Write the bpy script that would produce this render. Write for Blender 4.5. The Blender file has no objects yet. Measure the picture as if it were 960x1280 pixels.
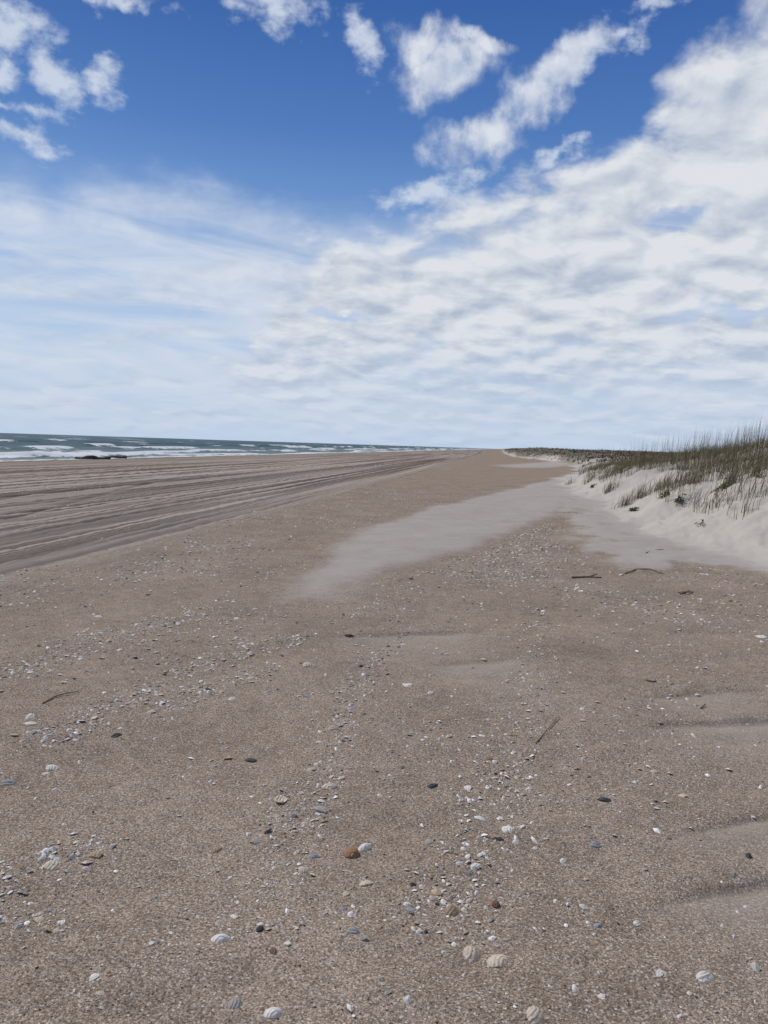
import bpy, bmesh, math, random
import numpy as np
from mathutils import Matrix, Vector
random.seed(7); rng = np.random.default_rng(7)
scene = bpy.context.scene
COL = scene.collection
R = math.radians

# ------------------------------------------------------------------ camera
F = 990.0; CX, CY = 480.0, 640.0
ROLL = math.atan(19/590); PITCH = math.atan(83.5/F); CAMH = 1.55
fw = Vector((0, math.cos(PITCH), -math.sin(PITCH)))
r0 = Vector((1, 0, 0)); u0 = Vector((0, math.sin(PITCH), math.cos(PITCH)))
cr = r0*math.cos(ROLL)+u0*math.sin(ROLL); cu = -r0*math.sin(ROLL)+u0*math.cos(ROLL)
cam = bpy.data.cameras.new('camera'); camo = bpy.data.objects.new('camera', cam); COL.objects.link(camo)
m = Matrix.Identity(4)
for i in range(3):
    m[i][0] = cr[i]; m[i][1] = cu[i]; m[i][2] = -fw[i]
m[0][3], m[1][3], m[2][3] = 0, 0, CAMH
camo.matrix_world = m
cam.sensor_fit = 'VERTICAL'; cam.sensor_height = 24; cam.lens = F/1280*24
cam.clip_end = 60000; cam.clip_start = 0.05
scene.camera = camo
scene.view_settings.view_transform = 'Standard'; scene.view_settings.look = 'None'
scene.view_settings.exposure = 0

def pixdir(x, y):
    return (cr*((x-CX)/F)+cu*((CY-y)/F)+fw).normalized()
def flat(x, y):
    d = pixdir(x, y); t = CAMH/max(-d.z, 1e-4); return d.x*t, d.y*t

# ------------------------------------------------------------------ numpy noise
def vnoise(x, y, seed=0):
    x = np.asarray(x, float); y = np.asarray(y, float)
    xi = np.floor(x); yi = np.floor(y); fx = x-xi; fy = y-yi
    fx = fx*fx*(3-2*fx); fy = fy*fy*(3-2*fy)
    def h(a, b):
        s = np.sin(a*127.1+b*311.7+seed*74.7)*43758.5453
        return s-np.floor(s)
    a = h(xi, yi); b = h(xi+1, yi); c = h(xi, yi+1); d = h(xi+1, yi+1)
    return (a*(1-fx)+b*fx)*(1-fy)+(c*(1-fx)+d*fx)*fy
def fbm(x, y, o=4, seed=0):
    t = 0; a = .5; n = 0
    for i in range(o):
        t = t+a*vnoise(x*2**i+i*17.3, y*2**i-i*9.1, seed+i); n += a; a *= .5
    return t/n
def sst(a, b, x):
    t = np.clip((x-a)/(b-a), 0, 1); return t*t*(3-2*t)

# ------------------------------------------------------------------ beach frame: v along shore, u across (right = inland)
VA = math.atan((622-480)/F)
SB, CB = math.sin(VA), math.cos(VA)
def uv(x, y): return x*CB-y*SB, x*SB+y*CB
def xy(u, v): return u*CB+v*SB, -u*SB+v*CB
WATER = -1.2

UFV = [-400, 0, 8, 11, 14, 17, 25, 36, 42, 48, 60, 100, 130, 160, 300, 1000, 12000]
UFU = [6, 5.5, 4.3, 3.7, 3.1, 2.75, 2.7, 2.7, 2.9, 4.2, 6, 8, 5, 2.5, 1.5, 3, 3]
H1V = [0, 10, 17, 24, 30, 36, 44, 55, 100, 130, 200, 400, 12000]
H1 = [1.15, 1.12, 1.08, 1.02, .9, .75, .5, .6, .8, 1.0, 1.1, 1.2, 1.3]
H2 = [.5, .55, .62, .68, .66, .5, .35, .3, .4, .4, .4, .4, .4]
def dune_t(u, v):
    return u-np.interp(v, UFV, UFU)+(vnoise(v*.35, u*0, 3)-.5)*.8+(vnoise(v*1.3, u*.2, 4)-.5)*.35

ruts = []
for k in range(34):
    a = -5.3-16*random.random()**1.1
    amp = random.uniform(.05, .4); lam = random.uniform(18, 45); ph = random.uniform(0, 6.28); dr = random.uniform(-.02, .02)
    dp = random.uniform(.018, .045); w = random.uniform(.05, .085)
    for g in (0, 1.62): ruts.append((a-g, amp, lam, ph, dr, dp, w))
ruts += [(-5.5, .12, 30, 0, .004, .05, .09), (-7.1, .12, 30, 0, .004, .05, .09), (-6.2, .2, 33, 1, .002, .04, .09)]
wide_ruts = [(-9, 4., 15, 2.2, 0, .030, .13), (-10.7, 4., 15, 2.2, 0, .030, .13)]
def tracks(u, v):
    z = np.zeros_like(u); tr = np.zeros_like(u); rl = np.zeros_like(u)
    zone = sst(-4.3, -6.1, u+(fbm(u*.7, v*.25, 3, 44)-.5)*1.4)
    rr = np.hypot(u, v); fade = 1-.8*sst(14, 30, rr)
    for i, (a, amp, lam, ph, dr, dp, w) in enumerate(ruts+wide_ruts):
        c = a+amp*np.sin(v/lam+ph)+dr*v
        d = u-c
        fd = fade if i < len(ruts) else 1-sst(60, 90, rr)
        e = np.exp(-(d/w)**2)*fd; rg = np.exp(-((np.abs(d)-1.9*w)/(.7*w))**2)*fd
        z += .6*(-dp*e+.6*dp*rg)
        tr += e*(dp/.05); rl += rg*(dp/.05)*.6
    return z*zone, np.clip(tr, 0, 1)*zone, np.clip(rl, 0, 1)*zone

SCARPS = []
for (x0, y0, x1, y1, dep, L) in [(740, 914, 1090, 893, .034, .46), (790, 1056, 1090, 1006, .027, .34), (770, 1136, 1090, 1091, .027, .32),
                           (385, 797, 600, 786, .034, .7), (510, 836, 650, 822, .020, .45), (780, 876, 930, 862, .020, .45)]:
    SCARPS.append((flat(x0, y0), flat(x1, y1), dep, L))
def scarps(x, y):
    z = np.zeros_like(x); p = np.zeros_like(x)
    for (a, b, dep, L) in SCARPS:
        dx, dy = b[0]-a[0], b[1]-a[1]; ln = math.hypot(dx, dy); dx /= ln; dy /= ln
        s = (x-a[0])*dx+(y-a[1])*dy; n = -(x-a[0])*dy+(y-a[1])*dx
        k = s/ln
        win = sst(-.02, .5, k)*(1-sst(.75, 1.1, k))
        n = n-.07*np.sin(k*3.1)+.035*(vnoise(x*2., y*2., 9)-.5)
        prof = np.where(n < 0, -np.exp(n/L)*sst(0, -.052, n), .3*np.exp(-n/.35)*sst(-.02, .10, n))
        z += dep*prof*win
        p += win*np.where(n < -.05, np.exp((n+.05)/(L*.9)), sst(-.01, -.05, n))
    return z, np.clip(p, 0, 1)

def polymask(x, y, pts, soft):
    n = len(pts); inside = np.zeros(x.shape, bool); dist = np.full(x.shape, 1e9)
    for i in range(n):
        x0, y0 = pts[i]; x1, y1 = pts[(i+1) % n]
        c = ((y0 > y) != (y1 > y)) & (x < (x1-x0)*(y-y0)/((y1-y0) if y1 != y0 else 1e-9)+x0)
        inside ^= c
        ex, ey = x1-x0, y1-y0; t = np.clip(((x-x0)*ex+(y-y0)*ey)/(ex*ex+ey*ey+1e-12), 0, 1)
        dist = np.minimum(dist, np.hypot(x-x0-t*ex, y-y0-t*ey))
    sd = np.where(inside, dist, -dist)
    return sst(-soft, soft, sd)
TONGUE = [flat(*p) for p in [(348, 760), (370, 727), (412, 693), (462, 664), (538, 638), (600, 622), (650, 610), (700, 601), (722, 612), (706, 640), (664, 651), (640, 664), (588, 683), (522, 701), (468, 722), (428, 749)]]
APRON = [flat(*p) for p in [(688, 603), (702, 640), (726, 672), (764, 698), (820, 718), (890, 713), (1000, 724), (1150, 742), (1150, 640), (720, 596)]]
FARP = [flat(*p) for p in [(612, 582), (742, 574), (748, 580), (690, 585), (640, 585)]]
def pale_mask(x, y, u, v):
    wx = x+(fbm(x*.9, y*.5, 4, 21)-.5)*.6; wy = y+(fbm(x*.9, y*.5, 4, 27)-.5)*1.3
    p = np.zeros_like(x)
    near = (np.hypot(x, y) < 150) & (y > 2)
    wx, wy = wx[near], wy[near]; xx = x[near]; yy = y[near]
    q = polymask(wx, wy, TONGUE, .48)*(.70+.30*sst(8.0, 11., yy))
    brk = fbm(xx*2.2, yy*1.3, 4, 29)
    q2 = polymask(wx+(brk-.5)*1.2, wy+(brk-.5)*2.0, APRON, .5)*(.62+.38*sst(.36, .56, brk))
    q = np.maximum(q, q2)
    q = np.maximum(q, .85*polymask(wx, wy, FARP, 2.0))
    p[near] = q
    return np.maximum(p, sst(-.8, .1, dune_t(u, v)))

def hf(x, y, full=False):
    x = np.atleast_1d(np.asarray(x, float)); y = np.atleast_1d(np.asarray(y, float))
    u, v = uv(x, y)
    z = np.where(u < -12, (u+12)/36*1.2, 0.0); z = np.maximum(z, -4)
    t = dune_t(u, v)
    h1 = np.interp(v, H1V, H1); h2 = np.interp(v, H1V, H2)
    w = 2.0
    lump = fbm(x*.28, y*.28, 4, 5)
    ramp = np.clip(t/w, 0, 1); ramp = .55*ramp+.45*sst(0, 1, ramp)
    ramp = ramp-.06*np.exp(-((t-w)/.5)**2)
    dz = ramp*h1*(.84+.32*lump)
    dz = dz+sst(w*.7, w+4.5, t)*h2*(.35+1.3*lump)
    dz = dz+.10*sst(-2.6, .4, t)+(fbm(x*1.4, y*1.4, 3, 15)-.5)*.34*sst(0, 1.2, t)+(fbm(u*4.5, v*2.2, 3, 17)-.5)*.12*sst(-.3, .5, t)
    far = sst(90, 200, v)*sst(0, 4, t)
    dz = dz+far*(fbm(x*.05, y*.02, 3, 8)-.4)*1.0
    z = z+dz
    rr = np.hypot(x, y)
    nd = 1-sst(0, .6, t)
    z = z+nd*((fbm(x*1.5, y*2.2, 3, 31)-.5)*.042+(fbm(x*6, y*8, 2, 33)-.5)*.014*(rr < 40))
    z = z+nd*(fbm(u*.25, v*.06, 3, 35)-.5)*.04*sst(4, 14, rr)
    ap = sst(-3.0, -1.2, t)*(1-sst(-.1, .5, t))*(v < 40)
    z = z+ap*.012*np.sin((v+.5*u)*14+4*fbm(x*1.2, y*1.2, 2, 37))
    sz, sp = scarps(x, y); z = z+sz*nd
    tz, tr, rl = tracks(u, v); z = z+tz*nd
    if full:
        pl = pale_mask(x, y, u, v)
        z = z+.03*pl*nd
        return z, u, v, t, pl, tr, rl, sp
    return z
def surf(px, py):
    d = pixdir(px, py); ts = np.geomspace(1.8, 400, 3000)
    X = d.x*ts; Y = d.y*ts; Z = CAMH+d.z*ts
    k = np.argmax(Z < hf(X, Y)); return float(X[k]), float(Y[k]), float(hf(X[k], Y[k])[0])

# ------------------------------------------------------------------ helpers
def tag(o, label=None, cat=None, group=None, kind=None):
    if label: o['label'] = label
    if cat: o['category'] = cat
    if group: o['group'] = group
    if kind: o['kind'] = kind
def link(name, me, mat=None, parent=None):
    o = bpy.data.objects.new(name, me); COL.objects.link(o)
    if mat: me.materials.append(mat)
    if parent: o.parent = parent
    return o
def np_mesh(name, V, Q):
    me = bpy.data.meshes.new(name)
    me.vertices.add(len(V)); me.vertices.foreach_set('co', V.astype(np.float32).ravel())
    me.loops.add(Q.size); me.loops.foreach_set('vertex_index', Q.astype(np.int32).ravel())
    me.polygons.add(len(Q)); me.polygons.foreach_set('loop_start', np.arange(0, Q.size, 4, dtype=np.int32))
    me.polygons.foreach_set('use_smooth', np.ones(len(Q), bool))
    me.update(calc_edges=True); me.validate()
    return me
def attr(me, name, a):
    at = me.attributes.new(name, 'FLOAT', 'POINT'); at.data.foreach_set('value', np.asarray(a, np.float32))
def py_mesh(name, V, Fs, smooth=True, cols=None):
    me = bpy.data.meshes.new(name); me.from_pydata([tuple(p) for p in V], [], Fs)
    if smooth: me.polygons.foreach_set('use_smooth', np.ones(len(Fs), bool))
    if cols is not None:
        at = me.attributes.new('tint', 'FLOAT_COLOR', 'POINT')
        c = np.ones((len(V), 4), np.float32); c[:, :3] = cols; at.data.foreach_set('color', c.ravel())
    me.update(); return me

class NT:
    def __init__(s, tree): s.t = tree; s.n = tree.nodes; s.l = tree.links
    def put(s, sock, v):
        if isinstance(v, bpy.types.NodeSocket): s.l.new(v, sock)
        elif isinstance(v, (tuple, list)) and len(v) == 3 and sock.type == 'RGBA': sock.default_value = (*v, 1)
        else: sock.default_value = v
    def M(s, op, a, b=None, c=None, clamp=False):
        n = s.n.new('ShaderNodeMath'); n.operation = op; n.use_clamp = clamp
        for i, q in enumerate((a, b, c)):
            if q is not None: s.put(n.inputs[i], q)
        return n.outputs[0]
    def add(s, a, b): return s.M('ADD', a, b)
    def sub(s, a, b): return s.M('SUBTRACT', a, b)
    def mul(s, a, b): return s.M('MULTIPLY', a, b)
    def ss(s, a, b, x, o0=0., o1=1.):
        n = s.n.new('ShaderNodeMapRange'); n.interpolation_type = 'SMOOTHSTEP'
        s.put(n.inputs[0], x); s.put(n.inputs[1], a); s.put(n.inputs[2], b); s.put(n.inputs[3], o0); s.put(n.inputs[4], o1)
        return n.outputs[0]
    def mix(s, f, a, b, mode='MIX'):
        n = s.n.new('ShaderNodeMix'); n.data_type = 'RGBA'; n.blend_type = mode
        s.put(n.inputs[0], f); s.put(n.inputs[6], a); s.put(n.inputs[7], b); return n.outputs[2]
    def noise(s, vec, scale, det=4, rough=.5, dist=0., dim='3D'):
        n = s.n.new('ShaderNodeTexNoise'); n.noise_dimensions = dim; s.put(n.inputs['Vector'], vec); n.inputs['Scale'].default_value = scale
        n.inputs['Detail'].default_value = det; n.inputs['Roughness'].default_value = rough; n.inputs['Distortion'].default_value = dist
        return n.outputs[0]
    def voro(s, vec, scale, dim='2D'):
        n = s.n.new('ShaderNodeTexVoronoi'); n.voronoi_dimensions = dim; s.put(n.inputs['Vector'], vec); n.inputs['Scale'].default_value = scale
        return n.outputs['Distance'], n.outputs['Color']
    def vm(s, op, a, b):
        n = s.n.new('ShaderNodeVectorMath'); n.operation = op; s.put(n.inputs[0], a)
        if op == 'SCALE': s.put(n.inputs['Scale'], b)
        else: s.put(n.inputs[1], b)
        return n.outputs[0]
    def sep(s, v):
        n = s.n.new('ShaderNodeSeparateXYZ'); s.put(n.inputs[0], v); return n.outputs
    def comb(s, x, y, z):
        n = s.n.new('ShaderNodeCombineXYZ'); s.put(n.inputs[0], x); s.put(n.inputs[1], y); s.put(n.inputs[2], z); return n.outputs[0]
    def at(s, name, out='Fac'):
        n = s.n.new('ShaderNodeAttribute'); n.attribute_name = name; return n.outputs[out]
    def ramp(s, f, stops):
        n = s.n.new('ShaderNodeValToRGB'); s.put(n.inputs[0], f); e = n.color_ramp.elements
        while len(e) < len(stops): e.new(.5)
        for i, (p, c) in enumerate(stops): e[i].position = p; e[i].color = (*c, 1)
        return n.outputs[0]
    def bump(s, h, strength, dist, normal=None):
        n = s.n.new('ShaderNodeBump'); n.inputs['Strength'].default_value = strength; n.inputs['Distance'].default_value = dist
        s.put(n.inputs['Height'], h)
        if normal is not None: s.put(n.inputs['Normal'], normal)
        return n.outputs[0]
    def curve(s, f, pts):
        n = s.n.new('ShaderNodeFloatCurve'); s.put(n.inputs['Value'], f); c = n.mapping.curves[0]
        while len(c.points) < len(pts): c.points.new(.5, .5)
        for i, (a, b) in enumerate(pts): c.points[i].location = (a, b); c.points[i].handle_type = 'AUTO_CLAMPED'
        n.mapping.update(); return n.outputs[0]
def newmat(name):
    mt = bpy.data.materials.new(name); mt.use_nodes = True
    t = NT(mt.node_tree); b = mt.node_tree.nodes['Principled BSDF']
    return mt, t, b
def srgb(r, g, b):
    f = lambda c: (c/255/12.92) if c/255 <= .04045 else ((c/255+.055)/1.055)**2.4
    return (f(r), f(g), f(b))

# ------------------------------------------------------------------ world
SUN_AZ, SUN_EL = -52, 49
world = bpy.data.worlds.new('World'); scene.world = world; world.use_nodes = True
try: world.cycles.sampling_method = 'NONE'
except Exception as e: print('world sampling', e)
w = NT(world.node_tree); bg = world.node_tree.nodes['Background']
STR = 0.1
sky = w.n.new('ShaderNodeTexSky'); sky.sky_type = 'NISHITA'; sky.sun_disc = False
sky.sun_elevation = R(SUN_EL); sky.sun_rotation = R(SUN_AZ % 360)
def K(c, k=1/STR): return tuple(q*k for q in c)
tc = w.n.new('ShaderNodeTexCoord'); D = tc.outputs['Generated']
X, Y, Z = w.sep(D)
az = w.M('ARCTAN2', X, Y); el = w.M('ARCSINE', Z)
zp = w.M('MAXIMUM', Z, 0.0)
zc = w.add(zp, .10); zd = w.add(zp, .26)
P = w.comb(w.M('DIVIDE', X, zc), w.M('DIVIDE', Y, zc), 0.0)
P2 = w.comb(w.M('DIVIDE', X, zd), w.M('DIVIDE', Y, zd), 0.0)
AE = w.comb(az, el, 0.0)
def ae(px, py):
    d = pixdir(px, py); return math.atan2(d.x, d.y), math.asin(d.z)
def n2d(v, s, d, r, dist=0.): return w.noise(v, s, d, r, dist, '2D')
nA = n2d(P2, 4.6, 4, .6); nB = n2d(w.vm('ADD', P2, (7.3, 2.1, 0.)), 4.6, 4, .6)
fineA = n2d(AE, 22, 4, .55); fineB = n2d(w.vm('ADD', AE, (3.1, 1.7, 0.)), 22, 4, .55)
cA = w.add(az, w.mul(w.sub(fineA, .5), .038)); cE = w.add(el, w.mul(w.sub(fineB, .5), .038))
wA = w.add(cA, w.mul(w.sub(nA, .5), .11)); wE = w.add(cE, w.mul(w.sub(nB, .5), .075))
CAE = w.comb(cA, cE, 0.0)
def ell(px, py, ax, ay, ang=0):
    a, e = ae(px, py)
    n = w.n.new('ShaderNodeMapping'); n.vector_type = 'TEXTURE'; w.put(n.inputs['Vector'], CAE)
    n.inputs['Location'].default_value = (a, e, 0); n.inputs['Rotation'].default_value = (0, 0, R(ang)); n.inputs['Scale'].default_value = (ax/F/math.cos(e), ay/F, 1)
    v = w.n.new('ShaderNodeVectorMath'); v.operation = 'LENGTH'; w.put(v.inputs[0], n.outputs[0]); return v.outputs['Value']
def umax(L):
    o = L[0]
    for q in L[1:]: o = w.M('MINIMUM', o, q)
    return w.sub(1.0, o)
cum = umax([ell(556, 88, 62, 42, 14), ell(522, 54, 36, 30), ell(590, 48, 44, 14, -10), ell(606, 166, 70, 42, 12), ell(662, 124, 66, 42, 42), ell(712, 78, 56, 26, 30)])
thin = umax([ell(725, 66, 70, 22, 20), ell(780, 44, 40, 16, 10), ell(452, 48, 24, 46, 35), ell(325, 2, 80, 26, -14), ell(700, 190, 40, 12, 10), ell(10, 30, 54, 38, -20), ell(70, 98, 58, 28, -30), ell(128, 110, 24, 32), ell(10, 126, 64, 13, -10), ell(20, 164, 62, 17, -15), ell(150, 0, 50, 12),
             ell(535, 238, 72, 17, 14), ell(815, 8, 34, 12), ell(2, 85, 30, 26)])
gap = w.M('MAXIMUM', umax([ell(858, 268, 66, 17, 4), ell(430, 396, 60, 10, -4), ell(910, 390, 90, 12, 0)]), 0.)
ff = n2d(AE, 17, 6, .56); fs = n2d(w.vm('MULTIPLY', AE, (1., 1.6, 1.)), 24, 6, .58)
cumD = w.ss(.0, .85, w.add(cum, w.mul(w.sub(ff, .5), 1.5)), 0., .96)
thinD = w.ss(.0, 1.15, w.add(thin, w.mul(w.sub(fs, .5), 2.4)), 0., .86)
def curvepts(L):
    o = []
    for (px, py) in L:
        a, e = ae(px, py); o.append(((a+.8)/1.6, max(0, min(1, e/.9))))
    return o
an = w.M('MULTIPLY_ADD', wA, 1/1.6, .5, clamp=True)
bankTop = w.mul(w.curve(an, [(0, 0)]+curvepts([(270, 480), (312, 400), (340, 345), (385, 302), (500, 266), (600, 243), (680, 206), (760, 160), (810, 105), (870, 50), (960, -25)])+[(1, .75)]), .9)
veilTop = w.mul(w.curve(an, [(0, .47)]+curvepts([(0, 192), (150, 205), (320, 238), (420, 262), (560, 260), (700, 230)])+[(1, .4)]), .9)
pa = n2d(P2, 6.4, 6, .52, .2); pb = n2d(w.vm('ADD', w.vm('SCALE', P2, .972), (-.02, 0, 0)), 6.4, 5, .52, .2)
pf = n2d(w.vm('MULTIPLY', P, (.9, 1., 1.)), 3.8, 5, .55, .4); big = n2d(P2, 1.9, 3, .5)
low = w.ss(.26, .10, el)
pn = w.add(w.mul(pa, w.sub(1., w.mul(low, .55))), w.mul(pf, w.mul(low, .55)))
mB = w.mul(w.sub(bankTop, wE), 7.0)
cap = w.ss(.05, .22, el, .20, .60)
mB = w.sub(w.M('MINIMUM', mB, cap), w.mul(gap, .85))
bankD = w.ss(-.10, .42, w.add(mB, w.add(w.mul(w.sub(pn, .5), 1.15), w.mul(w.sub(big, .5), .40))))
slant = w.comb(w.add(w.mul(az, 1.6), w.mul(el, .8)), w.add(w.mul(el, 8.), w.mul(az, .9)), 0.)
streak = n2d(slant, 2.2, 6, .6, .6)
veilD = w.mul(w.ss(-.01, .08, w.sub(veilTop, wE)), w.ss(.28, .70, streak, .32, .92))
strn = n2d(w.vm('MULTIPLY', P, (.55, 1.0, 1)), 1.6, 6, .58, .5)
strD = w.mul(w.ss(.42, .68, strn), w.ss(.32, .14, el, 0., .8))
lit = w.M('MULTIPLY_ADD', w.sub(pa, pb), 2.6, w.add(.62, w.mul(w.sub(.55, big), .6)), clamp=True)
f2 = n2d(w.vm('ADD', AE, (-.008, .014, 0.)), 17, 4, .54)
litc = w.M('MULTIPLY_ADD', w.sub(ff, f2), 2.2, .66, clamp=True)
WHITE = K(srgb(222, 226, 232)); SHAD = K(srgb(177, 189, 207)); CW = K(srgb(222, 227, 235)); CS = K(srgb(156, 176, 208))
base = w.mix(1.0, sky.outputs[0], (0.44, .72, 1.0), 'MULTIPLY')
base = w.mix(w.ss(.1, .5, el, .6, .94), base, w.ramp(w.M('DIVIDE', el, .9), [(0, K(srgb(174, 201, 234))), (.2, K(srgb(130, 168, 218))), (.40, K(srgb(72, 117, 184))), (.58, K(srgb(47, 90, 160))), (1, K(srgb(36, 76, 144)))]))
hz = w.M('POWER', 2.718, w.mul(zp, -9.5))
c = w.mix(w.mul(hz, .9), base, K(srgb(184, 203, 230)))
c = w.mix(veilD, c, K(srgb(210, 219, 233)))
c = w.mix(strD, c, w.mix(lit, K(srgb(183, 197, 218)), K(srgb(215, 222, 232))))
c = w.mix(w.mul(bankD, w.ss(.02, .16, el, .4, 1.)), c, w.mix(lit, SHAD, WHITE))
c = w.mix(thinD, c, K(srgb(210, 220, 234)))
c = w.mix(cumD, c, w.mix(litc, CS, CW))
hz2 = w.M('POWER', 2.718, w.mul(zp, -22.))
c = w.mix(w.mul(hz2, .7), c, K(srgb(184, 203, 228)))
w.l.new(c, bg.inputs['Color']); bg.inputs['Strength'].default_value = STR

sun = bpy.data.lights.new('sun', 'SUN'); sun.energy = 3.3; sun.angle = R(.53); sun.color = (1, .95, .87)
so = bpy.data.objects.new('sun', sun); COL.objects.link(so)
sd = Vector((math.sin(R(SUN_AZ))*math.cos(R(SUN_EL)), math.cos(R(SUN_AZ))*math.cos(R(SUN_EL)), math.sin(R(SUN_EL))))
so.rotation_euler = sd.to_track_quat('Z', 'Y').to_euler(); so.location = sd*50

# ------------------------------------------------------------------ sand
sand, t, b = newmat('sand')
geo = t.n.new('ShaderNodeNewGeometry'); pos = geo.outputs['Position']
pale, trk, wet, hol = t.at('pale'), t.at('track'), t.at('wet'), t.at('hollow')
px_, py_, pz_ = t.sep(pos)
uu = t.sub(t.mul(px_, CB), t.mul(py_, SB)); vv = t.add(t.mul(px_, SB), t.mul(py_, CB))
UV = t.comb(uu, vv, 0.0)
def tn(v, s, d, r, dist=0.): return t.noise(v, s, d, r, dist, '2D')
n1 = tn(pos, 1.1, 4, .6); n2 = tn(pos, 9, 4, .65); n3 = tn(pos, 85, 3, .7)
vd, vc = t.voro(pos, 440); gv = t.sep(vc)
vd2, vc2 = t.voro(pos, 200); gv2 = t.sep(vc2)
gcol = t.ramp(gv[0], [(0, (.05, .037, .026)), (.22, (.15, .112, .080)), (.5, (.268, .206, .153)), (.78, (.37, .297, .228)), (1, (.62, .55, .47))])
gcol2 = t.ramp(gv2[0], [(0, (.055, .042, .031)), (.3, (.19, .145, .106)), (.7, (.31, .239, .177)), (1, (.57, .485, .40))])
brown = t.mix(.5, gcol, gcol2)
brown = t.mix(1.0, brown, t.ramp(n3, [(.3, (.70, .70, .70)), (.7, (1.28, 1.28, 1.28))]), 'MULTIPLY')
brown = t.mix(1.0, brown, t.ramp(t.mix(.5, n1, n2), [(.32, (.80, .79, .78)), (.68, (1.18, 1.185, 1.19))]), 'MULTIPLY')
sd1, sc1 = t.voro(pos, 95); s1 = t.sep(sc1)
den = t.ss(.40, .68, tn(UV, .9, 3, .6), .89, .97)
white1 = t.mul(t.M('GREATER_THAN', s1[0], den), t.ss(.42, .30, sd1))
dark1 = t.mul(t.M('LESS_THAN', s1[0], .018), t.ss(.42, .30, sd1))
wide = t.ss(.91, .97, gv2[1])
spec = white1
colr = t.mix(t.mul(spec, .8), brown, t.mix(s1[1], (.66, .61, .55), (.48, .42, .36)))
colr = t.mix(t.mul(wide, .32), colr, (.58, .53, .47))
colr = t.mix(t.mul(dark1, .8), colr, (.03, .028, .03))
# tire-track tone: ruts and streaks running along the beach, three widths
def lines(fu, fv, det): return tn(t.vm('MULTIPLY', UV, (fu, fv, 1)), 1.0, det, .6)
stw = lines(1.1, .010, 3); stv = lines(2.4, .016, 3); stf = lines(5.0, .025, 2)
zone = t.mul(t.ss(-4.5, -6.2, t.add(uu, t.mul(t.sub(n1, .5), 2.0))), t.ss(-46., -24., uu))
rgh = t.add(.95, t.mul(t.sub(n2, .5), .9))
zr = t.mul(zone, rgh)
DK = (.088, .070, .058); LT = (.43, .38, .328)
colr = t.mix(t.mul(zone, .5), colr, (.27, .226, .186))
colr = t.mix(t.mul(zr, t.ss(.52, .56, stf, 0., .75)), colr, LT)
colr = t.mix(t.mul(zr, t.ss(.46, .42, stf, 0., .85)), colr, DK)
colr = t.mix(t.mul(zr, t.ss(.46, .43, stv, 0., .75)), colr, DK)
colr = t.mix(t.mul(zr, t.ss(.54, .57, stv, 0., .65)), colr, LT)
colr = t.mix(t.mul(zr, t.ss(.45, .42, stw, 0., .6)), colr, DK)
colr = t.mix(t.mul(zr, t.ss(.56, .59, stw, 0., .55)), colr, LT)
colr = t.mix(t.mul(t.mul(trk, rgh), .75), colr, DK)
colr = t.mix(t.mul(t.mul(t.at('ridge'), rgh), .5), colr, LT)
# pale windblown sand
pcol = t.mix(n1, (.36, .328, .283), (.43, .398, .352))
pcol = t.mix(t.mul(t.M('GREATER_THAN', gv[1], .9), .35), pcol, (.16, .13, .11))
dunecol = t.mix(t.mix(.5, n1, n2), (.40, .368, .318), (.56, .52, .458))
pcol = t.mix(t.at('dune'), pcol, dunecol)
edge = t.ss(.14, .86, t.add(pale, t.mul(t.sub(t.mix(.5, n2, n3), .5), .6)))
colr = t.mix(t.mul(edge, .94), colr, pcol)
colr = t.mix(t.mul(hol, .55), colr, (.34, .295, .245))
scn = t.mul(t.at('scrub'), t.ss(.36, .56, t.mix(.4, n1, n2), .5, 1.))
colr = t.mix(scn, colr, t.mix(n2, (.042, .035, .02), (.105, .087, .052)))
colr = t.mix(wet, colr, (.115, .092, .073))
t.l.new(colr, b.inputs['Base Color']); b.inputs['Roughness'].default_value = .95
b.inputs['Specular IOR Level'].default_value = .0
rough_h = t.mul(t.add(t.mul(gv2[1], .6), t.add(n3, t.mul(spec, .8))), t.M('MULTIPLY_ADD', hol, -.75, 1.))
bm1 = t.bump(rough_h, .6, .0048)
t.l.new(bm1, b.inputs['Normal'])

rads = np.concatenate([np.geomspace(.25, 1.7, 14)[:-1], np.geomspace(1.7, 60, 780)[:-1], np.geomspace(60, 14000, 170)])
degs = np.concatenate([np.arange(-180, -34, 2.), np.arange(-34, 34, .1), np.arange(34, 180, 2.)])
aa = np.radians(degs)
RR, AA = np.meshgrid(rads, aa, indexing='ij')
gx = (RR*np.sin(AA)).ravel(); gy = (RR*np.cos(AA)).ravel()
gz, gu, gv_, gt, gp, gtr, grl, gsp = hf(gx, gy, True)
V = np.stack([gx, gy, gz], 1); nr, nc = RR.shape
ii, jj = np.meshgrid(np.arange(nr-1), np.arange(nc), indexing='ij'); j2 = (jj+1) % nc
Q = np.stack([ii*nc+jj, (ii+1)*nc+jj, (ii+1)*nc+j2, ii*nc+j2], -1).reshape(-1, 4)[:, ::-1]
isd = gt[Q].mean(1) > .05
wetv = sst(-41, -47, gu+(fbm(gv_*.05, gu*0, 3, 77)-.5)*5)*.75
dn = sst(-.6, .5, gt)
farv = sst(60, 110, gv_)
scr = np.maximum(sst(1.7, 3.4, gt+(fbm(gx*.3, gy*.3, 3, 79)-.5)*2.8)*.36*sst(10, 14, gv_), farv*.9*sst(.2, 1.2, gt+(fbm(gx*.2, gy*.05, 3, 81)-.5)*3.4))
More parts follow.
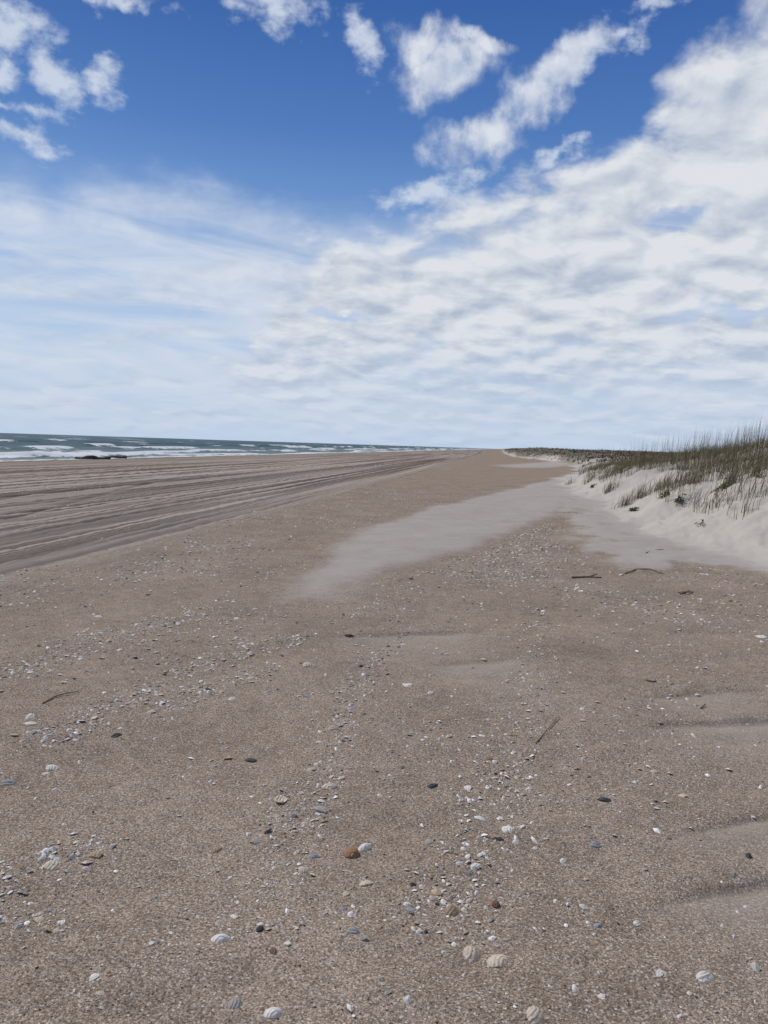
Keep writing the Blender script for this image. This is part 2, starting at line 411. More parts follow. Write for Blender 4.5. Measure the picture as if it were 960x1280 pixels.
for nm, msk in (('beach', ~isd), ('dune', isd)):
    q = Q[msk]; idx, inv = np.unique(q, return_inverse=True)
    me = np_mesh(nm, V[idx], inv.reshape(-1, 4))
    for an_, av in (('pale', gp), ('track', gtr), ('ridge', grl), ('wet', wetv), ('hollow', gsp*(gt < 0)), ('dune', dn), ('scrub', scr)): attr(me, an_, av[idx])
    o = link(nm, me, sand)
    tag(o, {'beach': 'flat brown shelly sand beach with tire tracks and a pale sand tongue', 'dune': 'pale windblown sand dune along the right side of the beach'}[nm], {'beach': 'beach', 'dune': 'dune'}[nm], None, 'structure')

# ------------------------------------------------------------------ sea
seam, t, b = newmat('sea_water')
geo = t.n.new('ShaderNodeNewGeometry'); pos = geo.outputs['Position']
foam = t.at('foam'); deep = t.at('deep')
px_, py_, pz_ = t.sep(pos)
uu = t.sub(t.mul(px_, CB), t.mul(py_, SB)); vv = t.add(t.mul(px_, SB), t.mul(py_, CB))
UV = t.comb(uu, t.mul(vv, .35), 0.0)
wn = t.noise(UV, .35, 4, .6, 0, '2D'); wn2 = t.noise(UV, .9, 5, .65, 0, '2D')
wc = t.mix(deep, (.075, .115, .10), (.016, .046, .05))
wc = t.mix(t.ss(.35, .7, wn), wc, t.mix(deep, (.12, .165, .145), (.032, .078, .075)))
fm = t.ss(.42, .62, t.add(foam, t.mul(t.sub(wn2, .5), 1.0)), 0., .92)
wc = t.mix(fm, wc, (.70, .72, .72))
t.l.new(wc, b.inputs['Base Color'])
t.l.new(t.add(.4, t.mul(fm, .5)), b.inputs['Roughness']); b.inputs['Specular IOR Level'].default_value = .07
t.l.new(t.bump(wn2, .6, .25), b.inputs['Normal'])
us = np.concatenate([np.arange(-44, -150, -.4), -np.geomspace(150, 500, 90), -np.geomspace(520, 25000, 40)])
vs = np.concatenate([-np.geomspace(25000, 30, 25), np.linspace(-20, 25, 20), np.geomspace(26, 3000, 700), np.geomspace(3200, 25000, 20)])
UU, VV = np.meshgrid(us, vs, indexing='ij'); U = UU.ravel(); Vv = VV.ravel()
z = np.full_like(U, WATER); foamv = np.zeros_like(U)
for k, (uc, A, wd) in enumerate([(-52, .30, 1.6), (-59, .42, 2.0), (-68, .55, 2.4), (-82, .65, 3.0), (-100, .8, 3.4), (-122, .8, 3.6), (-150, .7, 4), (-190, .7, 5), (-240, .7, 6)]):
    c_ = uc+(fbm(Vv*.02, Vv*0+k, 3, 40+k)-.5)*14
    am = fbm(Vv*.035+k*13, Vv*0, 3, 60+k); am2 = sst(.38, .68, am)
    d = U-c_
    sh = np.where(d < 0, np.exp(-(d/(wd*1.6))**2), np.exp(-(d/(wd*.55))**2))
    z += A*(.25+.75*am2)*sh
    lim = [.30, .40, .42, .50, .54, .58, .68, .7, .72][k]
    br = sst(lim, lim+.14, am)
    foamv = np.maximum(foamv, br*np.where(d > -.6, np.exp(-np.clip(d, 0, 99)/(wd*1.0)), np.exp((d+.6)/.8)))
for k in range(220):
    cu_ = -random.uniform(90, 900); cv_ = random.uniform(60, 1800); su = random.uniform(.8, 2.)*(1+abs(cu_)/300); sv = su*random.uniform(2, 5)
    e = np.exp(-((U-cu_)/su)**2-((Vv-cv_)/sv)**2); foamv = np.maximum(foamv, e*.95); z += .35*e
z += (fbm(U*.3, Vv*.1, 3, 90)-.5)*.22
shore = sst(-52, -46, U)
z = z*(1-shore)+shore*(WATER+.04)
foamv = np.maximum(foamv, .57*sst(-57, -49, U+(fbm(Vv*.06, U*.0, 3, 95)-.5)*8))
X_, Y_ = xy(U, Vv); V = np.stack([X_, Y_, z], 1); nr, nc = UU.shape
ii, jj = np.meshgrid(np.arange(nr-1), np.arange(nc-1), indexing='ij')
Q = np.stack([ii*nc+jj, (ii+1)*nc+jj, (ii+1)*nc+jj+1, ii*nc+jj+1], -1).reshape(-1, 4)[:, ::-1]
me = np_mesh('sea', V, Q); attr(me, 'foam', foamv); attr(me, 'deep', sst(-60, -130, U))
o = link('sea', me, seam); tag(o, 'green blue sea with white breaking waves along the left shore', 'sea', None, 'structure')

# ------------------------------------------------------------------ object materials
shellm, t, b = newmat('shell')
oi = t.n.new('ShaderNodeObjectInfo'); tcn = t.n.new('ShaderNodeTexCoord'); ob = tcn.outputs['Object']
rv = t.comb(t.mul(oi.outputs['Random'], 30.), 0., 0.)
nn = t.noise(t.vm('ADD', ob, rv), 5, 4, .6)
gx_, gy_, gz_ = t.sep(ob)
dd = t.M('SQRT', t.add(t.mul(gx_, gx_), t.M('POWER', t.add(gy_, .5), 2.)))
band = t.M('SINE', t.add(t.mul(dd, 38.), t.mul(nn, 8.)))
f = t.M('MULTIPLY_ADD', band, .10, t.add(.42, t.mul(t.sub(nn, .5), 1.3)), clamp=True)
cc = t.mix(f, t.mix(1., oi.outputs['Color'], (.60, .56, .51), 'MULTIPLY'), oi.outputs['Color'])
t.l.new(cc, b.inputs['Base Color']); b.inputs['Roughness'].default_value = .55; b.inputs['Specular IOR Level'].default_value = .3
t.l.new(t.bump(t.add(band, t.mul(nn, 4.)), .35, .02), b.inputs['Normal'])
def tintmat(name, rough=.8):
    mt, t, b = newmat(name); cl = t.at('tint', 'Color')
    tcn = t.n.new('ShaderNodeTexCoord'); nn = t.noise(tcn.outputs['Object'], 12, 2, .6)
    t.l.new(t.mix(1., cl, t.ramp(nn, [(.3, (.75, .75, .75)), (.7, (1.2, 1.2, 1.2))]), 'MULTIPLY'), b.inputs['Base Color'])
    b.inputs['Roughness'].default_value = rough; b.inputs['Specular IOR Level'].default_value = .2
    return mt
hashm = tintmat('shell_hash', .7); grassm = tintmat('dune_grass', .8); leafm = tintmat('plant_leaf', .6)
def woodmat(name, c0, c1):
    mt, t, b = newmat(name); tcn = t.n.new('ShaderNodeTexCoord')
    nn = t.noise(t.vm('MULTIPLY', tcn.outputs['Object'], (6, 6, 6)), 8, 5, .65)
    t.l.new(t.mix(t.ss(.3, .7, nn), c0, c1), b.inputs['Base Color']); b.inputs['Roughness'].default_value = .85
    t.l.new(t.bump(nn, .5, .004), b.inputs['Normal']); return mt
woodm = woodmat('weathered_wood', (.06, .045, .035), (.17, .13, .10))
reedm = woodmat('dry_reed', (.16, .11, .06), (.30, .215, .125)); logm = woodmat('wet_driftwood', (.012, .012, .014), (.05, .046, .046))

# ------------------------------------------------------------------ shell meshes
def clam(name, seed, ribs=0, h=.24, elong=.82, up=True):
    r = random.Random(seed); n, k = 10, 36; V = []; Fs = []
    a0, a1 = r.uniform(0, 6), r.uniform(0, 6)
    for layer in (0, 1):
        for i in range(n+1):
            tt = i/n
            for j in range(k):
                th = 2*math.pi*j/k
                rad = .5*(1+.04*math.sin(2*th+a0)+.03*math.sin(3*th+a1))
                ox = rad*math.cos(th)*(1-.22*max(0, -math.sin(th))**1.5*1.6); oy = elong*rad*math.sin(th)
                uy = -.36*elong
                x = ox*tt; y = uy*(1-tt)+oy*tt
                rho = min(1, math.hypot(x/.5, y/(.5*elong)))
                zz = h*(1-rho**2.2)*(1+.25*(-y/(.5*elong)))
                if ribs: zz += .016*math.cos(ribs*th)*tt*(1-.4*tt)
                if i == n and ribs: x *= 1+.02*math.cos(ribs*th); y *= 1+.02*math.cos(ribs*th)
                zz += .006*math.sin(tt*26)
                if layer: zz = zz*.86-.03
                if not up: zz = .2-zz*.8
                V.append((x, y, zz))
    L = (n+1)*k
    for layer in (0, 1):
        for i in range(n):
            for j in range(k):
                q = [layer*L+i*k+j, layer*L+(i+1)*k+j, layer*L+(i+1)*k+(j+1) % k, layer*L+i*k+(j+1) % k]
                Fs.append(q if (layer == 0) == up else q[::-1])
    for j in range(k):
        q = [n*k+j, L+n*k+j, L+n*k+(j+1) % k, n*k+(j+1) % k]; Fs.append(q if up else q[::-1])
    me = py_mesh(name, V, Fs); me.materials.append(shellm); return me
def fragment(name, seed):
    r = random.Random(seed); k = r.randint(6, 9); V = []; Fs = []
    ang = sorted(2*math.pi*(j+r.uniform(-.35, .35))/k for j in range(k)); rd = [r.uniform(.32, .55) for _ in ang]; el_ = r.uniform(.5, .85)
    out = [(rd[j]*math.cos(a), el_*rd[j]*math.sin(a)) for j, a in enumerate(ang)]
    cz = lambda x, y: .16*(1-(x*x+y*y)/.3)
    for (s, off) in ((.55, 0), (1, 0), (1, -.08), (.5, -.08)):
        for (x, y) in out: V.append((x*s, y*s, cz(x*s, y*s)+off))
    V.append((0, 0, cz(0, 0))); V.append((0, 0, cz(0, 0)-.08)); T, B = len(V)-2, len(V)-1
    for j in range(k):
        j2 = (j+1) % k
        Fs += [[T, j, j2]]+[[l*k+j, (l+1)*k+j, (l+1)*k+j2, l*k+j2] for l in range(3)]+[[3*k+j, B, 3*k+j2]]
    me = py_mesh(name, V, Fs, False); me.materials.append(shellm); return me
def pebble(name, seed):
    r = random.Random(seed); bm = bmesh.new(); bmesh.ops.create_icosphere(bm, subdivisions=3, radius=.5)
    o_ = [r.uniform(0, 9) for _ in range(6)]
    for v in bm.verts:
        p = v.co; s = 1+.10*math.sin(4*p.x+o_[0])+.09*math.sin(5*p.y+o_[1])+.08*math.sin(4*p.z*2+o_[2]+3*p.x)
        v.co = Vector((p.x*s, p.y*s*.8, p.z*s*.6+.12))
    me = bpy.data.meshes.new(name); bm.to_mesh(me); bm.free()
    me.polygons.foreach_set('use_smooth', np.ones(len(me.polygons), bool)); me.materials.append(shellm); return me
MESH = {'clam': [clam('clam_shell', s) for s in (1, 2)]+[clam('clam_shell', 3, 0, .28, .72)],
        'ribbed': [clam('ribbed_shell', s, 22, .22, .9) for s in (5, 6)],
        'cup': [clam('open_shell', s, 0, .26, .8, False) for s in (8, 9)],
        'frag': [fragment('shell_fragment', s) for s in range(20, 28)],
        'pebble': [pebble('pebble', s) for s in (1, 2, 3)]}
COLS = {'white': (.84, .82, .77), 'cream': (.66, .58, .46), 'grey': (.42, .40, .37), 'blue': (.36, .375, .39), 'tan': (.42, .31, .20),
        'orange': (.32, .18, .09), 'brown': (.20, .10, .06), 'dark': (.04, .041, .046), 'pink': (.55, .43, .35)}
NAMES = {'clam': 'clam_shell', 'ribbed': 'ribbed_shell', 'cup': 'clam_shell', 'frag': 'shell_fragment', 'pebble': 'pebble'}
def place(kind, colr, x, y, size, label, group=None, tilt=.14, rz=None, sink=.12):
    me = random.choice(MESH[kind])
    o = bpy.data.objects.new(NAMES[kind], me); COL.objects.link(o)
    z = float(hf(x, y)[0])
    o.scale = (size, size*random.uniform(.88, 1.1), size*random.uniform(.85, 1.1))
    o.rotation_euler = (random.uniform(-tilt, tilt), random.uniform(-tilt, tilt), random.uniform(0, 6.28) if rz is None else rz)
    o.location = (x, y, z-sink*size*.35)
    c = COLS[colr]; k = random.uniform(.9, 1.08); o.color = (c[0]*k, c[1]*k, c[2]*k, 1)
    tag(o, label, {'pebble': 'stone'}.get(kind, 'shell'), group)
    return o
PROM = [
 (275, 1174, 21, 'white', 'clam', 'bright white clam shell alone in the left foreground above the bottom edge'),
 (590, 1194, 27, 'cream', 'clam', 'wide cream clam shell, left one of the touching pair in the foreground'),
 (623, 1202, 27, 'cream', 'ribbed', 'ribbed off-white shell, right one of the touching pair in the foreground'),
 (669, 1269, 24, 'cream', 'clam', 'cream shell lying at the very bottom edge right of the middle'),
 (342, 1267, 20, 'white', 'clam', 'white shell at the bottom edge, right of the pale grey one'),
 (293, 1257, 20, 'grey', 'clam', 'pale grey half-buried shell at the bottom edge left of a white shell'),
 (118, 1222, 15, 'white', 'frag', 'jagged white shell piece standing up in the bottom left corner area'),
 (441, 1165, 15, 'blue', 'clam', 'small bluish white domed shell on bare sand in the centre foreground'),
 (881, 1223, 20, 'white', 'clam', 'white shell farthest right in the foreground'),
 (825, 1216, 14, 'white', 'frag', 'small white shell chip left of the farthest right foreground shell'),
 (457, 1105, 18, 'cream', 'frag', 'pointed pale shell piece below the orange pebble'),
 (379, 1088, 15, 'cream', 'clam', 'small cream shell left of the orange pebble'),
 (440, 1068, 19, 'orange', 'pebble', 'rounded orange brown pebble beside a white shell'),
 (456, 1060, 19, 'white', 'clam', 'white shell touching the right side of the orange pebble'),
 (402, 1012, 26, 'grey', 'frag', 'large grey flaky shell piece left of the middle'),
 (351, 1002, 17, 'cream', 'cup', 'cream cupped shell left of the large grey flaky piece'),
 (412, 984, 21, 'cream', 'clam', 'cream shell just behind the large grey flaky piece'),
 (392, 1071, 14, 'blue', 'clam', 'small blue grey shell left of the orange pebble and behind the cream shell'),
 (272, 1062, 15, 'tan', 'clam', 'tan shell on bare sand left of the blue grey shell'),
 (121, 1068, 20, 'tan', 'frag', 'flat tan shell piece near the left strandline of shell hash'),
 (65, 1082, 22, 'cream', 'clam', 'cream shell in the thick shell hash at the left edge'),
 (65, 960, 16, 'white', 'clam', 'white shell near the left edge behind the shell hash'),
 (9, 980, 17, 'blue', 'clam', 'blue grey shell touching the left edge of the picture'),
 (38, 897, 15, 'white', 'clam', 'white shell stacked behind another at the left edge'),
 (37, 905, 16, 'white', 'frag', 'white shell piece in front of another white shell at the left edge'),
 (757, 1001, 18, 'dark', 'frag', 'black slate-like shell piece alone on the right sand'),
 (541, 983, 17, 'dark', 'frag', 'black shell piece near the centre, left of a small white shell'),
 (313, 951, 18, 'dark', 'frag', 'flat dark shell piece left of centre'),
 (585, 986, 16, 'white', 'frag', 'small white shell just right of the centre black piece'),
 (635, 1038, 19, 'white', 'clam', 'whitish shell beside a dark chip right of centre'),
 (622, 1049, 15, 'dark', 'frag', 'dark chip beside a whitish shell right of centre'),
 (600, 1024, 16, 'white', 'frag', 'white chip up left of the whitish shell right of centre'),
 (704, 1077, 10, 'white', 'clam', 'tiny white shell alone below the black slate-like piece'),
 (744, 1057, 14, 'blue', 'clam', 'blue grey shell below the black slate-like piece'),
 (565, 1140, 22, 'tan', 'clam', 'sand-coloured half-buried shell above the foreground pair'),
 (536, 1053, 16, 'grey', 'frag', 'grey shell chip right of the white shell by the orange pebble'),
 (513, 1138, 12, 'blue', 'frag', 'small bluish chip left of the sand-coloured half-buried shell'),
 (386, 832, 17, 'cream', 'clam', 'domed cream shell standing out in the middle distance left of centre'),
 (417, 911, 16, 'pink', 'clam', 'pinkish shell on the sand in the middle distance'),
 (436, 795, 13, 'dark', 'frag', 'dark chip on the lip of the middle sand hollow'),
 (510, 857, 14, 'white', 'clam', 'white shell in the middle distance right of the domed cream one'),
 (952, 796, 15, 'white', 'frag', 'tilted white shell piece at the right edge of the picture'),
 (612, 948, 13, 'orange', 'frag', 'small orange shell chip left of the slanting reed'),
 (342, 1190, 15, 'brown', 'frag', 'flat rust brown shell piece in the foreground right of the bright white clam'),
 (620, 1133, 10, 'brown', 'pebble', 'small dark brown pebble right of the sand-coloured half-buried shell'),
 (77, 1154, 12, 'white', 'frag', 'small white chip on bare sand in the lower left'),
 (146, 920, 14, 'dark', 'clam', 'dark shell left of centre beyond the tan piece'),
 (320, 1052, 16, 'grey', 'frag', 'grey chip right of the tan shell on bare sand'),
 (432, 1118, 13, 'cream', 'frag', 'cream chip directly behind the small bluish domed shell'),
 (428, 1137, 12, 'blue', 'frag', 'bluish chip between the cream chip and the domed bluish shell'),
 (325, 1163, 9, 'dark', 'pebble', 'tiny black pebble left of the bluish chips in the foreground'),
 (292, 1146, 10, 'white', 'frag', 'tiny white chip behind the bright white clam shell'),
]
for (px, py, wpx, cl, kd, lb) in PROM:
    x, y, z = surf(px, py); d = math.sqrt(x*x+y*y+(CAMH-z)**2)
    place(kd, cl, x, y, wpx*d/F*1.06, lb, None, .12)

# strandline bands (ground polylines)
BANDS = [([flat(0, 1105), flat(60, 1080), flat(120, 1062)], .10, 6), ([flat(60, 920), flat(140, 882), flat(220, 845), flat(300, 815), flat(370, 795)], .12, 10),
         ([flat(0, 845), flat(110, 800), flat(250, 765)], .2, 7), ([flat(300, 1165), flat(440, 1138)], .07, 2.), ([flat(0, 1140), flat(60, 1150)], .1, 2.5),
         ([flat(345, 1100), flat(370, 1020), flat(420, 940), flat(450, 850), flat(500, 780)], .12, 3.6), ([flat(620, 720), flat(680, 662), flat(720, 668)], .8, 6), ([flat(560, 1130), flat(610, 1040), flat(640, 960), flat(670, 860), flat(680, 760)], .17, 3.0),
         ([flat(730, 740), flat(840, 760), flat(960, 770)], .7, 2.6), ([flat(180, 890), flat(260, 860), flat(330, 840)], .12, 8), ([flat(150, 720), flat(300, 680)], .5, 3.5)]
def dens(x, y):
    d = .16+.8*sst(.50, .76, fbm(x*.8, y*.5, 4, 51))
    d = d*(1+1.9*sst(3.5, 8, np.hypot(x, y)))
    for (pl, wd, k) in BANDS:
        for (a, b_) in zip(pl[:-1], pl[1:]):
            ex, ey = b_[0]-a[0], b_[1]-a[1]; tt = np.clip(((x-a[0])*ex+(y-a[1])*ey)/(ex*ex+ey*ey), 0, 1)
            d = np.maximum(d, k*np.exp(-(np.hypot(x-a[0]-tt*ex, y-a[1]-tt*ey)/wd)**2)*(.4+1.2*vnoise(x*6, y*6, 53)))
    u, v = uv(x, y)
    d = d*(1-.93*pale_mask(x, y, u, v))*np.where(u < -5.3, .12, 1)
    return d
def sample(n, r0_, r1_, amax=31, mx=6.0):
    X = []; Yl = []
    while len(X) < n:
        r = np.exp(rng.uniform(math.log(r0_), math.log(r1_), 12000)); a = np.radians(rng.uniform(-amax, amax, 12000))
        x = r*np.sin(a); y = r*np.cos(a); k = rng.uniform(0, mx, 12000) < dens(x, y)
        X += list(x[k]); Yl += list(y[k])
    return np.array(X[:n]), np.array(Yl[:n])
GL = {'white': ('small loose white shell chip, one of many strewn over the brown sand', 'loose white shell chips'),
      'cream': ('small loose cream shell, one of many strewn over the brown sand', 'loose cream shells'),
      'grey': ('small loose grey shell chip, one of many strewn over the brown sand', 'loose grey shell chips'),
      'blue': ('small loose blue grey shell, one of many strewn over the brown sand', 'loose blue grey shells'),
      'tan': ('small loose tan shell chip, one of many strewn over the brown sand', 'loose tan shell chips'),
      'pink': ('small loose pinkish shell, one of many strewn over the brown sand', 'loose pinkish shells')}
sx, sy = sample(245, 1.95, 15)
for x, y in zip(sx, sy):
    cl = random.choices(list(GL), [48, 26, 14, 3, 8, 3])[0]
    d = math.hypot(x, y)
    place(random.choices(['clam', 'frag', 'ribbed', 'cup'], [30, 55, 8, 7])[0], cl, float(x), float(y), min(.044, max(.016, random.lognormvariate(math.log(.023), .32)))*(1+.11*d), GL[cl][0], GL[cl][1], .3)
# shell hash: uncountable chips, one object
n = 20000
fx, fy = sample(n, 1.85, 28); fz = hf(fx, fy)
pal = np.array([COLS[c] for c in ('white', 'cream', 'grey', 'tan', 'cream', 'white', 'white', 'grey', 'white', 'pink')])
V = []; Fs = []; C = []
sz = np.exp(rng.normal(math.log(.0056), .55, n))*(1+.25*np.hypot(fx, fy)); sz = np.minimum(sz, .042)
for i in range(n):
    k = 5; a0 = random.uniform(0, 6.28); tx, ty = random.uniform(-.5, .5), random.uniform(-.5, .5); s = sz[i]; b0 = len(V)
    c_ = pal[random.randrange(10)]*random.uniform(.6, 1.05)
    if random.random() < .03: c_ = np.array(COLS['dark'])
    el_ = random.uniform(.45, .9); rot = random.uniform(0, 3.14); cr_, sr_ = math.cos(rot), math.sin(rot)
    for j in range(k):
        a = a0+j*6.283/k+random.uniform(-.3, .3); rr = s*random.uniform(.4, .65); lx, ly = rr*math.cos(a), rr*el_*math.sin(a)
        lx, ly = lx*cr_-ly*sr_, lx*sr_+ly*cr_
        V.append((fx[i]+lx, fy[i]+ly, fz[i]+.06*s+tx*lx+ty*ly))
    V.append((fx[i], fy[i], fz[i]+.28*s)); C += [c_]*(k+1)
    for j in range(k): Fs.append([b0+j, b0+(j+1) % k, b0+k])
o = link('shell_hash', py_mesh('shell_hash', V, Fs, False, np.array(C)), hashm)
tag(o, 'tiny crushed shell chips scattered in drifts over the brown sand', 'shell hash', None, 'stuff')

# ------------------------------------------------------------------ sticks and driftwood
def tube(pts, rads_, k=8):
    V = []; Fs = []; pts = [Vector(p) for p in pts]
    for i, p in enumerate(pts):
        d = (pts[min(i+1, len(pts)-1)]-pts[max(i-1, 0)]).normalized()
        a = d.cross(Vector((0, 0, 1))); a = a.normalized() if a.length > .01 else Vector((1, 0, 0)); b_ = d.cross(a)
        for j in range(k):
            th = 6.283*j/k; rr = rads_[i]*(1+.12*math.sin(3*th+i*1.7)); V.append(p+a*math.cos(th)*rr+b_*math.sin(th)*rr)
    for i in range(len(pts)-1):
        for j in range(k): Fs.append([i*k+j, i*k+(j+1) % k, (i+1)*k+(j+1) % k, (i+1)*k+j])
    Fs.append(list(range(k))[::-1]); Fs.append([(len(pts)-1)*k+j for j in range(k)])
    return V, Fs
def stick(name, label, cat, lines, mat, group=None):
    V = []; Fs = []; base = None
    for (pix, rad, lift) in lines:
        pts = []
        for i, p in enumerate(pix):
            x, y, z = surf(*p); pts.append((x, y, z+rad*.6+(lift[i] if lift else 0)))
        dense = []
        for a, b_ in zip(pts[:-1], pts[1:]):
            for q in range(5):
                f_ = q/5; dense.append(tuple(a[c_]*(1-f_)+b_[c_]*f_+(random.uniform(-.6, .6)*rad if c_ < 2 and 0 < q else 0) for c_ in range(3)))
        dense.append(pts[-1])
        L = len(dense); v, f_ = tube(dense, [rad*(1-.55*i/L) for i in range(L)])
        Fs += [[q+len(V) for q in g] for g in f_]; V += v
    base = Vector(V[0]); V = [Vector(v)-base for v in V]
    o = link(name, py_mesh(name, V, Fs), mat); o.location = base; tag(o, label, cat, group)
stick('reed_stalk', 'straight brown reed stalk slanting out of the sand right of centre', 'stalk', [([(669, 930), (684, 913), (699, 897)], .0045, [0, .002, .008])], reedm)
stick('stick', 'dark forked stick on the sand in front of the dune foot', 'stick', [([(715, 723), (735, 722), (752, 723)], .015, None), ([(735, 722), (746, 718)], .010, None)], woodm)
stick('stick', 'thin arched stick right of the dark forked stick', 'stick', [([(781, 718), (795, 713), (812, 713), (828, 718)], .009, [0, .01, .015, 0])], woodm)
stick('twig', 'curled twig loop lying on pale sand at the dune foot', 'twig', [([(800, 697), (812, 690), (828, 689), (835, 694)], .010, [0, .01, .02, 0]), ([(800, 697), (814, 697), (832, 697)], .008, None)], woodm)
stick('twig', 'short dark twig on the pale sand nearest the dune corner', 'twig', [([(758, 681), (768, 683), (778, 682)], .012, None)], woodm)
stick('twig', 'brown root scrap on the brown sand below the arched stick', 'twig', [([(848, 741), (858, 743), (866, 741)], .013, [0, .02, 0]), ([(850, 743), (862, 739)], .010, None)], reedm)
stick('reed_stalk', 'bent ochre reed lying on the sand near the left edge', 'stalk', [([(54, 880), (68, 872), (84, 869), (98, 866)], .006, [0, .004, .008, .004])], reedm)
stick('reed_stalk', 'long hair-thin stalk in the bottom foreground beside the shell pair', 'stalk', [([(652, 1192), (668, 1225), (688, 1262)], .0022, [0, .004, .003])], reedm)
stick('twig', 'small dark twig on the right sand below the hollow', 'twig', [([(808, 851), (815, 853), (820, 852)], .007, None)], woodm)
stick('twig', 'short twig stub right of the reed stalk', 'twig', [([(876, 886), (882, 883)], .006, [0, .01])], woodm)

def driftlog(label, px, py, length, rad, rz, seed, nb):
    r = random.Random(seed); d = pixdir(px, py); ts = np.linspace(40, 160, 3000)
    k = np.argmax(CAMH+d.z*ts < hf(d.x*ts, d.y*ts)); x, y = d.x*ts[k], d.y*ts[k]; z = float(hf(x, y)[0])
    root = bpy.data.objects.new('driftwood_log', None); COL.objects.link(root); root.location = (x, y, max(z, WATER)); root.rotation_euler = (0, 0, rz)
    tag(root, label, 'driftwood')
    pts = [(-length/2+length*i/12, r.uniform(-.12, .12), rad*.5+.10*math.sin(i*.9+seed)) for i in range(13)]
    v, f_ = tube(pts, [rad*(.3+.9*math.sin(math.pi*(.12+.7*i/12)))*r.uniform(.7, 1.15) for i in range(13)], 10); link('trunk', py_mesh('trunk', v, f_), logm, root)
    for q in range(nb):
        bx = r.uniform(-.4, .4)*length; hgt = r.uniform(.0, .22); lx = r.uniform(-1.1, 1.1)
        v, f_ = tube([(bx, 0, rad*.4), (bx+lx*.4, r.uniform(-.3, .3), rad*.8+hgt*.6), (bx+lx, r.uniform(-.5, .5), rad*.6+hgt)], [rad*.34, rad*.24, rad*.1], 7)
        link('branch', py_mesh('branch', v, f_), logm, root)
driftlog('dark wet driftwood log at the waterline, left and longer of two', 116, 574, 4.0, .22, .1, 3, 7)
driftlog('dark wet driftwood log at the waterline, right and shorter of two', 150, 573, 1.9, .2, -.2, 5, 5)

# ------------------------------------------------------------------ grass
GC = np.array([(.130, .110, .054), (.165, .136, .074), (.25, .205, .122), (.10, .097, .047), (.34, .285, .18), (.17, .125, .076)])
def blades(P3, hgt, wid, lean=.35):
    n = len(P3); V = np.zeros((n, 7, 3)); a = rng.uniform(0, 6.283, n); la = rng.normal(0.2, 1.0, n); lm = rng.uniform(.05, 1, n)*lean
    wx, wy = np.cos(a), np.sin(a); lx, ly = np.cos(la)*lm*hgt, np.sin(la)*lm*hgt
    for i, (tt, ww) in enumerate(((0, 1.), (.4, .9), (.75, .6))):
        for s in (0, 1):
            sg = (s-.5)*ww*wid
            V[:, i*2+s, 0] = P3[:, 0]+wx*sg+lx*tt**2; V[:, i*2+s, 1] = P3[:, 1]+wy*sg+ly*tt**2; V[:, i*2+s, 2] = P3[:, 2]-.02+hgt*tt*(1-.15*tt*lm)
    V[:, 6, 0] = P3[:, 0]+lx; V[:, 6, 1] = P3[:, 1]+ly; V[:, 6, 2] = P3[:, 2]+hgt*(1-.15*lm)
    b0 = (np.arange(n)*7)[:, None]
    q1 = (b0+np.array([[0, 1, 3, 2]])).tolist(); q2 = (b0+np.array([[2, 3, 5, 4]])).tolist(); q3 = (b0+np.array([[4, 5, 6]])).tolist()
    c_ = GC[rng.choice(6, n, p=[.24, .24, .18, .16, .08, .10])]*rng.uniform(.7, 1.25, (n, 1))
    return V.reshape(-1, 3), q1+q2+q3, np.repeat(c_, 7, 0)
def scatter_dune(n, v0, v1, t0, t1, seed, thr, k2=.30):
    X = []; Yl = []
    while len(X) < n:
        v = np.exp(rng.uniform(math.log(v0), math.log(v1), 40000)); u = np.interp(v, UFV, UFU)+rng.uniform(t0-.5, t1, 40000)
        x, y = xy(u, v); tt = dune_t(u, v)
        cl = fbm(x*.55, y*.55, 4, seed)+k2*sst(1.0, 3.6, tt)+.15*sst(17, 30, v)
        k = (tt > t0) & (cl > thr+rng.uniform(-.10, .10, 40000)); X += list(x[k]); Yl += list(y[k])
    x = np.array(X[:n]); y = np.array(Yl[:n]); return np.stack([x, y, hf(x, y)], 1)
P3 = scatter_dune(43000, 11.5, 58, .85, 11, 71, .55)
h = rng.uniform(.16, .50, len(P3)); v1, f1, c1 = blades(P3, h, .0090, .7)
P4 = scatter_dune(6000, 11.5, 50, 1.8, 12, 72, .52); h = rng.uniform(.5, 1.15, len(P4)); v2, f2_, c2 = blades(P4, h, .0062, .25)
o = link('dune_grass', py_mesh('dune_grass', np.concatenate([v1, v2]), f1+[[q+len(v1) for q in g] for g in f2_], True, np.concatenate([c1, c2*.9])), grassm)
tag(o, 'brown green beach grass covering the top of the near dune', 'grass', None, 'stuff')
P5 = scatter_dune(24000, 65, 700, .5, 40, 73, .38, .16); h = rng.uniform(.10, .32, len(P5)); v3, f3, c3 = blades(P5, h, .09, .8)
o = link('far_dune_scrub', py_mesh('far_dune_scrub', v3, f3, True, c3*.5), grassm)
tag(o, 'dark low scrub on the distant dunes at the horizon', 'scrub', None, 'stuff')

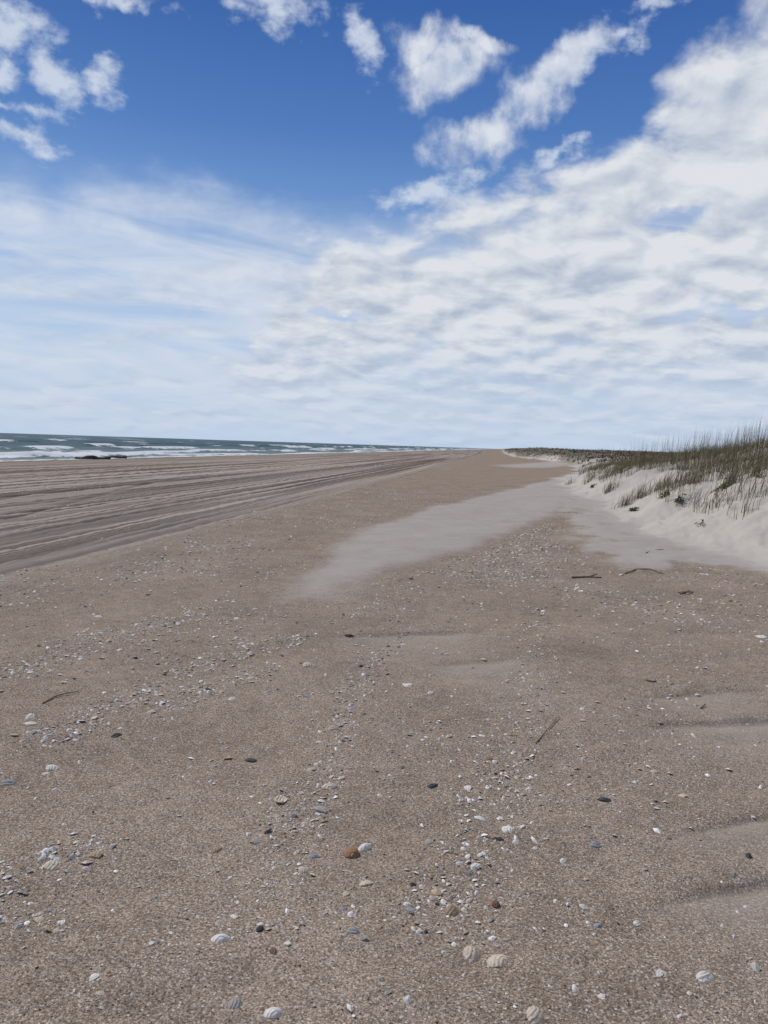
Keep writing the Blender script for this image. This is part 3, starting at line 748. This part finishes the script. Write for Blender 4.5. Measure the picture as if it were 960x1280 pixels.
TUFTS = [(712, 606, 40, .4, 'small grass tuft at the far left tip of the dune'), (735, 603, 70, .45, 'grass tuft right of the tip of the dune'), (762, 614, 90, .45, 'grass tuft on the left shoulder of the dune'),
         (782, 632, 90, .4, 'grass tuft lowest on the left dune slope'), (800, 622, 90, .45, 'grass tuft at the top of the bright dune face on its left end'),
         (825, 612, 90, .45, 'grass tuft behind the leafy plant on the dune lip'), (868, 604, 90, .4, 'grass tuft in the middle of the dune lip'), (912, 606, 120, .38, 'thick grass tuft at the dune lip near the right edge'),
         (945, 596, 90, .4, 'grass tuft at the dune lip on the right edge')]
for (px, py, nb, hh, lb) in TUFTS:
    x, y, z = surf(px, py); q = rng.normal(0, .11, (nb, 2)); pp = np.stack([q[:, 0], q[:, 1], hf(x+q[:, 0], y+q[:, 1])-z], 1)
    v, f_, c_ = blades(pp, rng.uniform(.4, 1., nb)*hh, .009, .9)
    o = link('grass_tuft', py_mesh('grass_tuft', v, f_, True, c_), grassm); o.location = (x, y, z); tag(o, lb, 'grass tuft')
PLANTS = [(848, 628, .14, 'leafy green creeping plant on the bright dune face'), (792, 640, .12, 'low leafy green plant at the left foot of the bright dune face'), (905, 612, .18, 'leafy green plant hanging over the dune lip near the right edge'),
          (878, 657, .10, 'small dry sprig alone low on the bright dune face'), (830, 622, .12, 'small leafy plant on the dune lip left of the creeping plant'), (740, 610, .12, 'small leafy plant near the left tip of the dune')]
for (px, py, rad, lb) in PLANTS:
    x, y, z = surf(px, py); root = bpy.data.objects.new('dune_plant', None); COL.objects.link(root); root.location = (x, y, z); tag(root, lb, 'plant')
    V = []; Fs = []; C = []; SV = []; SF = []
    dry = 'dry' in lb
    for s in range(4 if dry else 9):
        a = random.uniform(0, 6.28); L = rad*random.uniform(.5, 1.2); pts = []
        for i in range(5):
            f_ = i/4; qx, qy = math.cos(a)*L*f_, math.sin(a)*L*f_; pts.append((qx, qy, float(hf(x+qx, y+qy)[0])-z+.01+math.sin(f_*2.2)*L*.45))
        v, g = tube(pts, [.005, .004, .004, .003, .002], 5); SF += [[q+len(SV) for q in k_] for k_ in g]; SV += v
        for i in range(3 if dry else 10):
            p = pts[random.randint(1, 4)]; c0 = Vector(p)+Vector((random.uniform(-.04, .04), random.uniform(-.04, .04), random.uniform(-.01, .04)))
            d1 = Vector((random.uniform(-1, 1), random.uniform(-1, 1), random.uniform(-.2, .9))).normalized(); d2 = d1.cross(Vector((random.random(), random.random(), 1))).normalized()
            l = random.uniform(.022, .04); b0 = len(V)
            V += [c0-d1*l, c0+d2*l*.45, c0+d1*l, c0-d2*l*.45]; Fs.append([b0, b0+1, b0+2, b0+3])
            cc_ = (.2, .14, .08) if dry else random.choice([(.10, .12, .045), (.12, .135, .055), (.14, .14, .06), (.08, .10, .038)]); C += [cc_]*4
    link('leaves', py_mesh('leaves', V, Fs, False, np.array(C)), leafm, root); link('stems', py_mesh('stems', SV, SF), reedm, root)
